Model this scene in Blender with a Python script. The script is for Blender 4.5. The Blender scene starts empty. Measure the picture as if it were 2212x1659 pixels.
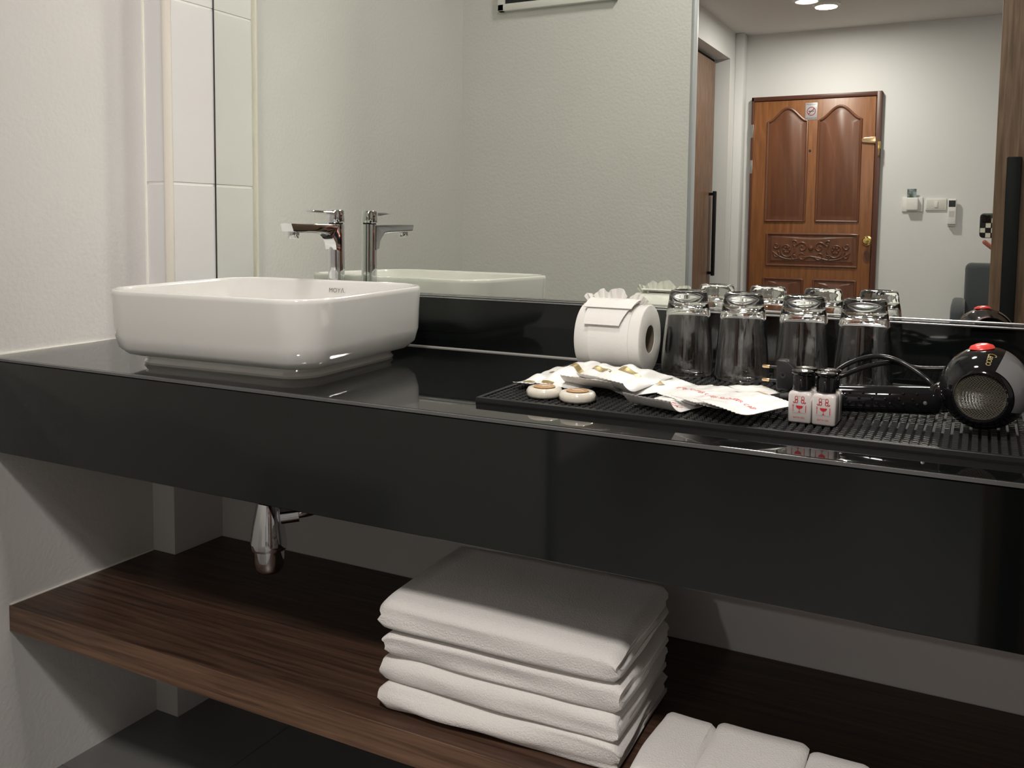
import bpy, bmesh, math, random
from mathutils import Vector, Matrix, noise
import numpy as np
sc = bpy.context.scene
COL = sc.collection
PI = math.pi
# ------------------------------------------------------------------ camera
CAM = Vector((0.0, -1.485, 1.0758))
yaw, pitch, roll = 0.47658, 0.074773, 0.011061
right = Vector((math.cos(yaw), math.sin(yaw), 0))
fwd = Vector((-math.sin(yaw)*math.cos(pitch), math.cos(yaw)*math.cos(pitch), -math.sin(pitch)))
up = right.cross(fwd)
r2 = right*math.cos(roll) + up*math.sin(roll)
u2 = -right*math.sin(roll) + up*math.cos(roll)
cd = bpy.data.cameras.new('camera'); cam = bpy.data.objects.new('camera', cd); COL.objects.link(cam)
M = Matrix((r2, u2, -fwd)).transposed().to_4x4(); M.translation = CAM
cam.matrix_world = M
cd.sensor_width = 36.0; cd.lens = 1960.95/2212*36.0
cd.shift_y = -(829.5-632.15)/2212
cd.clip_start = 0.02; cd.clip_end = 50
sc.camera = cam
# ------------------------------------------------------------------ world, exposure
w = bpy.data.worlds.new('world'); sc.world = w; w.use_nodes = True
w.node_tree.nodes['Background'].inputs[0].default_value = (1, .95, .9, 1)
w.node_tree.nodes['Background'].inputs[1].default_value = 0.05
sc.view_settings.view_transform = 'Standard'; sc.view_settings.look = 'None'
sc.view_settings.gamma = 1; sc.view_settings.use_curve_mapping = False
sc.view_settings.exposure = 0.0
cy = sc.cycles
cy.sample_clamp_indirect = 0; cy.blur_glossy = 0.0
cy.use_guiding = True; cy.use_surface_guiding = True; cy.guiding_training_samples = 24
LIGHT_MAIN, LIGHT_DOOR, LIGHT_SIDE, LIGHT_NOOK = 42.0, 21.0, 3.5, 9.3
WARM = (1.0, .945, .89)

# ------------------------------------------------------------------ materials
def srgb(r, g, b):
    f = lambda c: (c/255/12.92) if c/255 <= .04045 else ((c/255+.055)/1.055)**2.4
    return (f(r), f(g), f(b), 1)
def mat(name, col, rough=.5, metal=0, ior=1.5, spec=.5, trans=0, coat=0, emit=None, sss=0, sheen=0, alpha=1):
    m = bpy.data.materials.new(name); m.use_nodes = True
    b = m.node_tree.nodes['Principled BSDF']
    b.inputs['Base Color'].default_value = col
    b.inputs['Roughness'].default_value = rough; b.inputs['Metallic'].default_value = metal
    b.inputs['IOR'].default_value = ior; b.inputs['Specular IOR Level'].default_value = spec
    b.inputs['Transmission Weight'].default_value = trans; b.inputs['Coat Weight'].default_value = coat
    if sss: b.inputs['Subsurface Weight'].default_value = sss; b.inputs['Subsurface Scale'].default_value = .005; b.inputs['Subsurface Radius'].default_value = (1, .9, .85)
    if sheen: b.inputs['Sheen Weight'].default_value = sheen
    if emit: b.inputs['Emission Color'].default_value = emit[0]; b.inputs['Emission Strength'].default_value = emit[1]
    return m
def N(m, t, **kw):
    n = m.node_tree.nodes.new(t)
    for k, v in kw.items(): setattr(n, k, v)
    return n
def L(m, a, b): m.node_tree.links.new(a, b)
def bsdf(m): return m.node_tree.nodes['Principled BSDF']
def add_bump(m, scale, strength, dist=.002, detail=4, stretch=(1, 1, 1), kind='noise'):
    tc = N(m, 'ShaderNodeTexCoord'); mp = N(m, 'ShaderNodeMapping'); mp.inputs['Scale'].default_value = stretch
    if kind == 'noise':
        t = N(m, 'ShaderNodeTexNoise'); t.inputs['Scale'].default_value = scale; t.inputs['Detail'].default_value = detail
    else:
        t = N(m, 'ShaderNodeTexVoronoi'); t.inputs['Scale'].default_value = scale
    bp = N(m, 'ShaderNodeBump'); bp.inputs['Strength'].default_value = strength; bp.inputs['Distance'].default_value = dist
    L(m, tc.outputs['Object'], mp.inputs[0]); L(m, mp.outputs[0], t.inputs['Vector'])
    L(m, t.outputs[0], bp.inputs['Height']); L(m, bp.outputs[0], bsdf(m).inputs['Normal'])
    return t
def noise_color(m, c1, c2, scale, stretch=(1, 1, 1), detail=5, lo=.35, hi=.65, dist=0):
    tc = N(m, 'ShaderNodeTexCoord'); mp = N(m, 'ShaderNodeMapping'); mp.inputs['Scale'].default_value = stretch
    t = N(m, 'ShaderNodeTexNoise'); t.inputs['Scale'].default_value = scale; t.inputs['Detail'].default_value = detail
    t.inputs['Distortion'].default_value = dist
    r = N(m, 'ShaderNodeValToRGB'); r.color_ramp.elements[0].position = lo; r.color_ramp.elements[1].position = hi
    r.color_ramp.elements[0].color = c1; r.color_ramp.elements[1].color = c2
    L(m, tc.outputs['Object'], mp.inputs[0]); L(m, mp.outputs[0], t.inputs['Vector']); L(m, t.outputs[0], r.inputs[0])
    L(m, r.outputs[0], bsdf(m).inputs['Base Color'])
    return r
m_plaster = mat('painted plaster', (.70, .685, .67, 1), .7, spec=.25)
m_stud_lit = mat('rubber lit tone', (.034, .034, .034, 1), .32, spec=.5); m_base_shade = mat('rubber shade tone', (.005, .005, .005, 1), .6, spec=.2)  # one rubber: studs lightened for caught light, base darkened for shade between them
t_ = add_bump(m_plaster, 110, .38, .0025, 3, (1, 1, 1))
m_paint = mat('smooth wall paint', (.74, .735, .73, 1), .75, spec=.2); add_bump(m_paint, 200, .1, .001)
m_ceil = mat('ceiling paint', (.72, .69, .66, 1), .8, spec=.2)
m_tile = mat('white glazed tile', (.8, .79, .79, 1), .22, coat=.3)
m_grout = mat('white grout', (.85, .84, .8, 1), .6)
m_bead = mat('cream plastic bead', (.83, .78, .7, 1), .25)
m_caulk = mat('white caulk', (.95, .94, .85, 1), .4)
m_granite = mat('black polished stone', (.006, .007, .007, 1), .03, ior=1.62)
noise_color(m_granite, (.004, .0045, .0045, 1), (.016, .017, .016, 1), 900, lo=.6, hi=.72, detail=2)
m_stonefront = mat('black glass panel', (.0042, .0054, .0050, 1), .06, ior=1.6)
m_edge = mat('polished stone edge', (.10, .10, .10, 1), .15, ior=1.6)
m_wood = mat('dark walnut laminate', (.06, .03, .02, 1), .42, spec=.35)
noise_color(m_wood, srgb(50, 34, 27), srgb(92, 68, 54), 5, (1.0, 22, 14), 8, .3, .72, .6)
m_wood2 = mat('walnut door laminate', (.1, .06, .04, 1), .45)
noise_color(m_wood2, srgb(92, 69, 54), srgb(140, 112, 92), 7, (14, 14, .9), 8, .3, .7, .5)
m_floor = mat('grey floor tile', (.17, .17, .165, 1), .35); add_bump(m_floor, 60, .15, .001)
m_porcelain = mat('white porcelain', (.745, .735, .71, 1), .06, coat=.6, ior=1.5)
m_chrome = mat('chrome', (.75, .76, .78, 1), .04, 1)
m_steel = mat('brushed steel', (.55, .56, .57, 1), .28, 1)
m_alu = mat('grey aluminium', (.42, .43, .45, 1), .4, .3)
m_dark = mat('dark rubber gasket', (.02, .02, .02, 1), .5)
m_mirror = bpy.data.materials.new('silvered mirror'); m_mirror.use_nodes = True
nt = m_mirror.node_tree; nt.nodes.remove(nt.nodes['Principled BSDF'])
g = nt.nodes.new('ShaderNodeBsdfAnisotropic'); g.inputs['Color'].default_value = (.86, .89, .835, 1); g.inputs['Roughness'].default_value = 0.0
nt.links.new(g.outputs[0], nt.nodes['Material Output'].inputs[0])
m_glass = mat('clear glass', (1, 1, 1, 1), 0, trans=1, ior=1.5)
m_rubber = mat('black rubber', (.014, .014, .014, 1), .36, spec=.5)
m_paper = mat('white tissue paper', (.76, .745, .71, 1), .85, spec=.1); add_bump(m_paper, 300, .25, .0008)
m_core = mat('brown cardboard', (.13, .1, .07, 1), .9)
m_sachet = mat('white waxed paper', (.77, .76, .74, 1), .38); add_bump(m_sachet, 45, .35, .003, 3)
m_gold = mat('gold print', (.36, .28, .12, 1), .35, .4)
m_tan = mat('tan print', (.5, .36, .2, 1), .6)
m_redink = mat('red ink', srgb(214, 60, 70), .5)
m_redlogo = mat('crimson ink', srgb(186, 34, 46), .5)
m_greyink = mat('grey ink', srgb(120, 112, 108), .5)
m_soap = mat('cream soap in clear wrap', (.72, .68, .59, 1), .18, coat=.5, sss=.2); add_bump(m_soap, 90, .3, .002)
m_label = mat('brown paper label', srgb(176, 138, 96), .5)
m_gel = mat('milky plastic', (.60, .565, .545, 1), .16, coat=.4, sss=.3)
m_clearp = mat('clear plastic', (.95, .93, .92, 1), .05, trans=.9, ior=1.45)
m_blackp = mat('glossy black plastic', (.006, .006, .007, 1), .07)
m_blackm = mat('matt black plastic', (.012, .012, .013, 1), .4)
m_cord = mat('black cable', (.012, .012, .012, 1), .22)
m_redp = mat('red plastic', srgb(226, 70, 62), .3)
m_greyp = mat('grey glossy plastic', (.16, .16, .165, 1), .1, coat=.4)
m_mesh = mat('wire mesh', (.18, .165, .13, 1), .4, .7)
m_brass = mat('brass', (.7, .5, .18, 1), .2, 1)
m_goldlock = mat('polished brass', (.9, .62, .35, 1), .25, 1)
m_terry = mat('white terry cloth', (.80, .775, .75, 1), .95, spec=.05, sheen=.3); add_bump(m_terry, 420, .5, .0025, 3)
m_doorw = mat('orange stained teak', (.3, .13, .05, 1), .38)
noise_color(m_doorw, srgb(122, 76, 44), srgb(152, 98, 58), 6, (10, 10, .7), 6, .3, .7, .5)
m_doorp = mat('reddish teak panel', (.2, .08, .04, 1), .38)
noise_color(m_doorp, srgb(98, 60, 42), srgb(118, 74, 50), 5, (6, 6, .5), 6, .3, .7, .3)
m_frame = mat('dark brown door frame', srgb(84, 46, 34), .4)
m_white = mat('white plastic', (.8, .79, .76, 1), .35)
m_black = mat('black painted metal', (.006, .006, .007, 1), .55, spec=.2)
m_screen = mat('dark display', (.03, .035, .035, 1), .2)
m_fabric = mat('charcoal upholstery', srgb(66, 71, 74), .9, sheen=.3); add_bump(m_fabric, 300, .3, .002)
m_winglass = mat('dark night glass', (.012, .012, .015, 1), .15)
m_skin = mat('skin', srgb(176, 112, 98), .5, sss=.2)
m_cloth = mat('dark clothing', srgb(52, 52, 58), .9)
m_trous = mat('grey clothing', srgb(92, 94, 98), .9)
m_hair = mat('dark hair', (.012, .009, .008, 1), .5)
m_checkw = mat('cream phone case', (.75, .74, .68, 1), .3)
m_checkb = mat('black print', (.01, .01, .01, 1), .3)
def mat_emit(name, col, s):
    m = bpy.data.materials.new(name); m.use_nodes = True
    b = bsdf(m); b.inputs['Base Color'].default_value = (1, 1, 1, 1); b.inputs['Emission Color'].default_value = col; b.inputs['Emission Strength'].default_value = s
    return m
m_lamp = mat_emit('lit lamp diffuser', (1, .95, .88, 1), 9)
m_lamp2 = mat_emit('dim lamp diffuser', (1, .95, .88, 1), 2.5)

# ------------------------------------------------------------------ mesh helpers
def ob(name, verts, faces, m, parent=None, smooth=False, angle=40, bevel=0, seg=2, loc=None, rot=None, sub=0):
    me = bpy.data.meshes.new(name)
    me.from_pydata([tuple(v) for v in verts], [], faces)
    if bevel:
        bm = bmesh.new(); bm.from_mesh(me)
        ed = [e for e in bm.edges if len(e.link_faces) == 2 and e.calc_face_angle(0) > .6]
        bmesh.ops.bevel(bm, geom=ed, offset=bevel, segments=seg, profile=.5, affect='EDGES', clamp_overlap=True)
        bm.to_mesh(me); bm.free()
    me.validate()
    bm = bmesh.new(); bm.from_mesh(me); bmesh.ops.recalc_face_normals(bm, faces=bm.faces); bm.to_mesh(me); bm.free()
    me.materials.append(m)
    if smooth or bevel:
        me.shade_smooth(); me.set_sharp_from_angle(angle=math.radians(angle))
    o = bpy.data.objects.new(name, me); COL.objects.link(o)
    if parent: o.parent = parent
    if loc: o.location = loc
    if rot: o.rotation_euler = rot
    if sub:
        md = o.modifiers.new('subdivision', 'SUBSURF'); md.levels = sub; md.render_levels = sub
    return o
class MB:
    def __init__(s): s.v = []; s.f = []
    def add(s, v, f):
        n = len(s.v); s.v += [tuple(p) for p in v]; s.f += [tuple(i+n for i in q) for q in f]; return s
    def box(s, x0, x1, y0, y1, z0, z1, rot=None, c=None):
        v = [(x, y, z) for z in (z0, z1) for y in (y0, y1) for x in (x0, x1)]
        if rot is not None: v = [(Matrix.Rotation(rot, 3, 'Z') @ (Vector(p)-Vector(c)) + Vector(c)) for p in v]
        return s.add(v, [(0, 2, 3, 1), (4, 5, 7, 6), (0, 1, 5, 4), (2, 6, 7, 3), (0, 4, 6, 2), (1, 3, 7, 5)])
    def lathe(s, prof, n=32, axis='z', c=(0, 0, 0), close=False):
        v = []; f = []; k = len(prof)
        for i in range(n):
            a = 2*PI*i/n
            for (r, h) in prof:
                p = (r*math.cos(a), r*math.sin(a), h)
                if axis == 'x': p = (p[2], p[0], p[1])
                if axis == 'y': p = (p[0], p[2], p[1])
                v.append((p[0]+c[0], p[1]+c[1], p[2]+c[2]))
        for i in range(n):
            j = (i+1) % n
            for q in range(k-1 if not close else k):
                q2 = (q+1) % k
                f.append((i*k+q, j*k+q, j*k+q2, i*k+q2))
        if not close:
            if prof[0][0] > 1e-6: f.append(tuple(i*k for i in range(n))[::-1])
            if prof[-1][0] > 1e-6: f.append(tuple(i*k+k-1 for i in range(n)))
        return s.add(v, f)
    def tube(s, pts, r, n=10, cap=True):
        pts = [Vector(p) for p in pts]; v = []; f = []
        up_ = Vector((0, 0, 1)); prev = None
        for i, p in enumerate(pts):
            d = (pts[min(i+1, len(pts)-1)]-pts[max(i-1, 0)]).normalized()
            if prev is None:
                a = d.cross(up_)
                if a.length < .1: a = d.cross(Vector((1, 0, 0)))
            else: a = prev - d*prev.dot(d)
            a.normalize(); prev = a; b = d.cross(a)
            rr = r[i] if isinstance(r, (list, tuple)) else r
            for k in range(n):
                t = 2*PI*k/n; v.append(p + a*rr*math.cos(t) + b*rr*math.sin(t))
        for i in range(len(pts)-1):
            for k in range(n):
                f.append((i*n+k, i*n+(k+1) % n, (i+1)*n+(k+1) % n, (i+1)*n+k))
        if cap: f.append(tuple(range(n))[::-1]); f.append(tuple((len(pts)-1)*n+k for k in range(n)))
        return s.add(v, f)
    def loft(s, rings, cap0=True, cap1=True, closed=True):
        n = len(rings[0]); v = [p for r in rings for p in r]; f = []
        for i in range(len(rings)-1):
            for k in range(n if closed else n-1):
                f.append((i*n+k, i*n+(k+1) % n, (i+1)*n+(k+1) % n, (i+1)*n+k))
        if cap0: f.append(tuple(range(n))[::-1])
        if cap1: f.append(tuple((len(rings)-1)*n+k for k in range(n)))
        return s.add(v, f)
    def prism(s, poly, axis, a, b):
        # poly 2D points; axis 'x': (y,z); 'y': (x,z); 'z': (x,y)
        g_ = {'x': lambda p, t: (t, p[0], p[1]), 'y': lambda p, t: (p[0], t, p[1]), 'z': lambda p, t: (p[0], p[1], t)}[axis]
        return s.loft([[g_(p, a) for p in poly], [g_(p, b) for p in poly]])
    def build(s, name, m, parent=None, **kw): return ob(name, s.v, s.f, m, parent, **kw)
def spline(pts, n=8):
    P = [Vector(p) for p in pts]; out = []
    for i in range(len(P)-1):
        p0 = P[max(i-1, 0)]; p1 = P[i]; p2 = P[i+1]; p3 = P[min(i+2, len(P)-1)]
        for k in range(n):
            t = k/n
            out.append(.5*((2*p1)+(p2-p0)*t+(2*p0-5*p1+4*p2-p3)*t*t+(3*p1-p0-3*p2+p3)*t**3))
    out.append(P[-1]); return out
def rrect(a, b, r, n=8, cx=0, cy=0, rot=0):
    pts = []
    for k, (sx, sy) in enumerate([(1, 1), (-1, 1), (-1, -1), (1, -1)]):
        for i in range(n+1):
            t = PI/2*(k+i/n); x = sx*(a-r)+r*math.cos(t); y = sy*(b-r)+r*math.sin(t)
            c, s_ = math.cos(rot), math.sin(rot); pts.append((cx+x*c-y*s_, cy+x*s_+y*c))
    return pts
def empty(name, loc, label=None, cat=None, group=None, rz=0, kind=None):
    o = bpy.data.objects.new(name, None); COL.objects.link(o); o.location = loc; o.rotation_euler = (0, 0, rz); o.empty_display_size = .05
    tag(o, label, cat, group, kind); return o
def tag(o, label=None, cat=None, group=None, kind=None):
    if label: o['label'] = label
    if cat: o['category'] = cat
    if group: o['group'] = group
    if kind: o['kind'] = kind
    return o
def struct(o): o['kind'] = 'structure'; return o
def text_verts(s, size, spacing=1.0, extrude=0):
    cu = bpy.data.curves.new('t', 'FONT'); cu.body = s; cu.size = size; cu.align_x = 'CENTER'; cu.align_y = 'CENTER'; cu.space_character = spacing
    cu.extrude = extrude
    o = bpy.data.objects.new('t', cu); COL.objects.link(o)
    dg = bpy.context.evaluated_depsgraph_get(); me = bpy.data.meshes.new_from_object(o.evaluated_get(dg))
    v = [x.co.copy() for x in me.vertices]; f = [tuple(p.vertices) for p in me.polygons]
    bpy.data.objects.remove(o); bpy.data.meshes.remove(me); bpy.data.curves.remove(cu)
    return v, f

# ================================================================== SETTING
XL, XP, YP = -1.572, -1.505, -.129          # left wall, pilaster side, pilaster front
ZC, ZSH, YW = .830, .362, .012
CEIL = 2.49; YD = -1.18; YE = -5.40; XE = -1.67
B = MB
struct(B().box(-2.6, 2.4, -5.6, .3, -.1, 0).build('floor', m_floor))
# grout joints of the floor as thin sunk-coloured strips kept inside one mesh
fj = B()
for x in [XL+.30+.6*i for i in range(-1, 7)]: fj.box(x-.0015, x+.0015, -5.4, YW, -.001, .0006)
for y in [-.36-.6*i for i in range(0, 9)]: fj.box(-1.9, 2.3, y-.0015, y+.0015, -.001, .0006)
m_fj = mat('floor grout', (.16, .16, .155, 1), .8)
struct(fj.build('trim_1', m_fj))
struct(B().box(-2.6, 2.4, -5.6, .3, CEIL, CEIL+.1).build('ceiling', m_ceil))
struct(B().box(XL-.12, XL, YD-.1, .2, 0, CEIL).build('wall_left', m_plaster))
struct(B().box(XL, 1.1, YW, YW+.12, 0, CEIL).build('wall_back', m_paint))
struct(B().box(1.0, 1.1, YD-.1, YW, 0, CEIL).build('wall_right', m_paint))
struct(B().box(XL, XP-.003, YP+.003, YW, 0, ZC+.002).build('wall_column', m_paint))
# tiled upper part of the column
tl = B()
for z0, z1 in ((ZC, 1.153), (1.157, 1.531), (1.535, 1.91), (1.914, CEIL)):
    tl.box(XL, XP, YP, YW, z0, z1)
struct(tl.build('trim_2', m_tile, bevel=.0012, seg=1))
struct(B().box(XL, XP-.0015, YP+.0015, YW, ZC, CEIL).build('trim_3', m_grout))
struct(B().tube([(XP-.004, YP+.004, ZC), (XP-.004, YP+.004, CEIL)], .0095, 16).build('trim_4', m_bead, smooth=True))
struct(B().box(XL, XL+.0035, YP-.0035, YP, ZC, CEIL).build('trim_5', m_caulk))
struct(B().box(XL, XL+.004, -.484, YP, ZC, ZC+.003).build('trim_6', m_caulk))
# stub wall opposite the mirror, with header over the opening
st = B().box(XL, -.781, YD-.032, YD, 0, CEIL)
struct(st.build('wall_front', m_plaster))
struct(B().box(-.781, 1.0, YD-.032, YD, 2.42, CEIL).build('wall_header', m_paint))
jm = B().box(-.789, -.778, YD-.034, YD+.003, 0, 2.42)
struct(jm.build('trim_7', m_alu, bevel=.0015))
# high dark window in the stub wall
wf = B(); x0, x1, z0, z1 = -1.43, -1.02, 1.765, 2.12
for a in ((x0, x1, z0, z0+.022), (x0, x1, z1-.022, z1), (x0, x0+.022, z0, z1), (x1-.022, x1, z0, z1)):
    wf.box(a[0], a[1], YD, YD+.02, a[2], a[3])
wn = empty('window_1', ((x0+x1)/2, YD, z0), kind='structure')
o = wf.build('window_frame', m_white, bevel=.002)
def world_of(o):
    b_ = Matrix.LocRotScale(o.location, o.rotation_euler, o.scale)
    return (world_of(o.parent) @ o.matrix_parent_inverse @ b_) if o.parent else b_
def sub(o, p):
    o.parent = p; o.matrix_parent_inverse = world_of(p).inverted(); return o
sub(o, wn)
o = B().box(x0+.02, x1-.02, YD, YD+.008, z0+.02, z1-.02).build('window_pane', m_winglass); sub(o, wn)
# entry room
struct(B().box(XE-.12, XE, -5.14, YD-.1, 2.285, CEIL).box(XE-.12, XE, YE, -5.14, 0, CEIL).box(XE-.12, XE, -3.9, YD-.1, 0, 2.285).build('wall_entry_left', m_paint))
struct(B().box(XE-.12, XL-.1, YD-.1, YD+.0, 0, CEIL).build('wall_entry_return', m_paint))
struct(B().box(XE, -1.608, YE, -5.28, 0, CEIL).build('wall_entry_column', m_paint, bevel=.006))
struct(B().box(-1.9, 2.3, YE-.1, YE, 0, CEIL).build('wall_entry_back', m_paint))
struct(B().box(2.2, 2.3, YE, YD-.1, 0, CEIL).build('wall_entry_right', m_paint))
struct(B().box(1.0, 2.3, YD-.1, YD, 0, CEIL).build('wall_entry_front', m_paint))
struct(B().box(XE-.13, XE-.115, -5.14, -3.9, 0, 2.285).build('trim_8', m_black))

def place(o, parent): return sub(o, parent)
# ---- sliding door in the entry side wall (door_2)
d2 = empty('door_2', (XE-.1, -4.5, 0), kind='structure')
place(B().box(XE-.105, XE-.085, -5.06, -4.0, .01, 2.25).build('door_leaf', m_wood2), d2)
hb = B().box(XE-.085, XE-.045, -4.99, -4.97, .735, .755).box(XE-.085, XE-.045, -4.99, -4.97, 1.30, 1.32).box(XE-.055, XE-.035, -5.0, -4.96, .725, 1.33)
place(hb.build('door_handle', m_black, bevel=.002), d2)
# ---- sliding door beside the photographer (door_3)
d3 = empty('door_3', (.5, YD-.05, 0), kind='structure')
place(B().box(.0215, .98, -1.225, -1.185, .01, 2.40).build('door_leaf', m_wood2), d3)
place(B().box(.0475, .0815, -1.186, -1.165, .25, 1.262).build('door_handle', m_black, bevel=.003), d3)
for i, (hx, hz) in enumerate(((.075, .985), (.072, .955))):
    pass
# ---- entry door (door_1)
d1 = empty('door_1', (-1.11, YE+.02, 0), kind='structure')
fr = B().box(-1.556, -1.54, YE, YE+.045, 0, 2.03).box(-.692, -.658, YE, YE+.05, 0, 2.03).box(-1.556, -.658, YE, YE+.045, 2.0, 2.03)
place(fr.build('door_frame', m_frame, bevel=.003), d1)
YF = YE+.035
place(B().box(-1.545, -.697, YE+.002, YF, .005, 1.998).build('door_leaf', m_doorw, bevel=.002), d1)
def archpoly(xa, xb, zb, zs, zt, n=22, inset=0):
    xa += inset; xb -= inset; zb += inset; zs -= inset*.6; zt -= inset
    p = [(xa, zb), (xb, zb), (xb, zs)]
    for i in range(1, n):
        t = i/n; s_ = .5-.5*math.cos(2*PI*t); s_ = s_**.9
        p.append((xb+(xa-xb)*t, zs+(zt-zs)*s_))
    p.append((xa, zs)); return p
def moulding(poly, r, y):
    pts = [(p[0], y, p[1]) for p in poly]; pts.append(pts[0]); return pts
def panel(poly_f, y):
    pl = B(); outer = poly_f(0); inner = poly_f(.028); inner2 = poly_f(.045)
    pl.loft([[(p[0], y+.001, p[1]) for p in outer], [(p[0], y+.002, p[1]) for p in inner], [(p[0], y+.010, p[1]) for p in inner2]], cap0=False)
    pl.tube(moulding(outer, 0, y+.002), .010, 8, cap=False)
    return pl
xs = [(-1.432, -1.155), (-1.075, -.79)]
for (a, b) in xs:
    place(panel(lambda i, a=a, b=b: archpoly(a, b, 1.125, 1.845, 1.94, inset=i), YF).build('upper_panel', m_doorp, smooth=True, angle=30), d1)
    place(panel(lambda i, a=a, b=b: archpoly(a, b, .14, .70, .70001, inset=i), YF).build('lower_panel', m_doorp, smooth=True, angle=30), d1)
cp = panel(lambda i: archpoly(-1.415, -.785, .80, 1.03, 1.03001, inset=i*.8), YF)
place(cp.build('carved_panel', m_doorp, smooth=True, angle=30), d1)
sc_ = B()
def spiral(cx, cz, r0, turns, s0, flip=1, n=26):
    return [(cx+flip*r0*(1-t*.85)*math.cos(s0+turns*2*PI*t), YF+.012, cz+r0*(1-t*.85)*math.sin(s0+turns*2*PI*t)) for t in [i/n for i in range(n+1)]]
CX = -1.1
for fl in (1, -1):
    for (dx, dz, r0, tn, s0) in ((.17, 0, .062, 1.6, 2.6), (.06, .02, .04, 1.3, .4), (.06, -.04, .032, 1.2, 3.6), (.245, .03, .026, 1.2, 3), (.245, -.035, .026, 1.2, 2), (.115, .045, .025, 1.1, 1), (.115, -.05, .02, 1, 5)):
        sc_.tube(spiral(CX+fl*dx, .915+dz, r0, tn, s0, fl), [.007*(1-.5*i/26) for i in range(27)], 6)
    for k in range(6):
        a = k*PI/3; sc_.lathe([(0, .010), (.008, .008), (.011, 0)], 10, 'y', (CX+fl*.17+.02*math.cos(a), YF+.010, .915+.02*math.sin(a)))
    sc_.tube(spline([(CX, YF+.012, .87), (CX+fl*.06, YF+.012, .86), (CX+fl*.13, YF+.012, .845), (CX+fl*.21, YF+.012, .86), (CX+fl*.27, YF+.012, .90)]), .006, 6)
sc_.lathe([(0, .014), (.014, .010), (.02, 0)], 14, 'y', (CX, YF+.010, .93))
o = sc_.build('carving', m_doorp, smooth=True); o2 = [x for x in d1.children if x.name.startswith('carved_panel')][0]; place(o, d1)
for z0, z1 in ((1.735, 1.832), (1.473, 1.572), (.3, .4)):
    place(B().box(-1.556, -1.538, YF, YF+.012, z0, z1).build('hinge', m_steel, bevel=.002), d1)
kb = B().lathe([(.034, 0), (.034, .004), (.014, .008), (.012, .03), (.026, .036), (.028, .05), (.02, .062), (.0, .064)], 24, 'y', (-.722, YF, .99))
place(kb.build('door_knob', m_brass, smooth=True), d1)
place(B().prism([(-.722+.024*math.cos(t*.4), .875+.045*math.sin(t*.4)) for t in range(16)], 'y', YF, YF+.0015).build('lock_mark', m_doorp), d1)
lk = B().prism([(-.780, 1.678), (-.690, 1.668), (-.684, 1.68), (-.684, 1.708), (-.692, 1.718), (-.770, 1.712), (-.784, 1.70)], 'y', YF, YF+.014)
place(lk.build('door_guard', m_goldlock, bevel=.004, seg=3), d1)
lk2 = B().box(-.674, -.656, YE+.05, YE+.06, 1.63, 1.682).tube([(-.668, YE+.062, 1.665), (-.664, YE+.07, 1.61), (-.668, YE+.06, 1.585)], .005, 8)
place(lk2.build('guard_keeper', m_brass, smooth=True), d1)
place(B().lathe([(.008, 0), (.008, .004), (0, .005)], 16, 'y', (-1.131, YF, 1.632)).build('peephole', m_dark, smooth=True), d1)
# no smoking sign
sg = B().box(-1.172, -1.09, YF, YF+.003, 1.852, 1.972).build('no_smoking_sign', mat('silver sign sheet', srgb(176, 174, 178), .4, .2), bevel=.001)
tag(sg, 'small grey no smoking sign stuck high on the carved wooden entry door', 'sign')
sy = YF+.0036
rg = B()
for i in range(36):
    a = 2*PI*i/36; b = 2*PI*(i+1)/36
    rg.add([(-1.131+r*math.cos(t), sy, 1.912+r*math.sin(t)) for (r, t) in ((.026, a), (.031, a), (.031, b), (.026, b))], [(0, 1, 2, 3)])
rg.add([(-1.131+x, sy, 1.912+z) for x, z in ((-.021, -.017), (-.017, -.021), (.021, .017), (.017, .021))], [(0, 1, 2, 3)])
sub(rg.build('prohibition_ring', mat('sign red', srgb(150, 40, 48), .5)), sg)
cg = B().box(-1.150, -1.120, sy-.0004, sy-.0001, 1.909, 1.915).box(-1.118, -1.112, sy-.0004, sy-.0001, 1.909, 1.915).tube([(-1.113, sy-.0003, 1.918), (-1.116, sy-.0003, 1.924), (-1.111, sy-.0003, 1.929)], .001, 4)
sub(cg.build('cigarette_pictogram', m_dark), sg)
def wall_text(s, size, x, y, z, m, parent, name='lettering', flip=-1, spacing=1.0):
    v, f = text_verts(s, size, spacing)
    # facing +Y (towards the mirror): reading direction is -X
    o = ob(name, [(x-p.x, y, z+p.y) for p in v], f, m); sub(o, parent); return o
wall_text('โปรดงดสูบบุหรี่', .012, -1.131, sy, 1.961, m_dark, sg)
wall_text('NO SMOKING', .012, -1.131, sy, 1.862, m_dark, sg)
YB = YE
# key card switch
kc = empty('key_card_switch', (-.44, YB, 1.19), 'white key card switch with a photo card in its slot, beside the light switch', 'switch')
sub(B().box(-.506, -.375, YB, YB+.012, 1.196, 1.296).build('back_plate', m_white, bevel=.003), kc)
sub(B().box(-.476, -.402, YB+.012, YB+.045, 1.205, 1.292).build('card_holder', m_white, bevel=.006, seg=3), kc)
cdm = mat('printed card', (.2, .25, .2, 1), .4); noise_color(cdm, srgb(60, 80, 62), srgb(150, 160, 165), 30, lo=.4, hi=.6)
sub(B().box(-.474, -.416, YB+.028, YB+.030, 1.27, 1.352).build('key_card', cdm), kc)
# light switch
ls = empty('light_switch', (-.29, YB, 1.2), 'long white wall light switch with one rocker, between card switch and remote', 'switch')
sub(B().box(-.358, -.228, YB, YB+.012, 1.206, 1.286).build('switch_plate', m_white, bevel=.003), ls)
sub(B().box(-.350, -.236, YB+.012, YB+.014, 1.214, 1.278).build('inner_plate', mat('ivory plastic', (.68, .66, .62, 1), .4), bevel=.001), ls)
sub(B().box(-.302, -.280, YB+.014, YB+.019, 1.225, 1.268).build('rocker', m_white, bevel=.002), ls)
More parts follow.
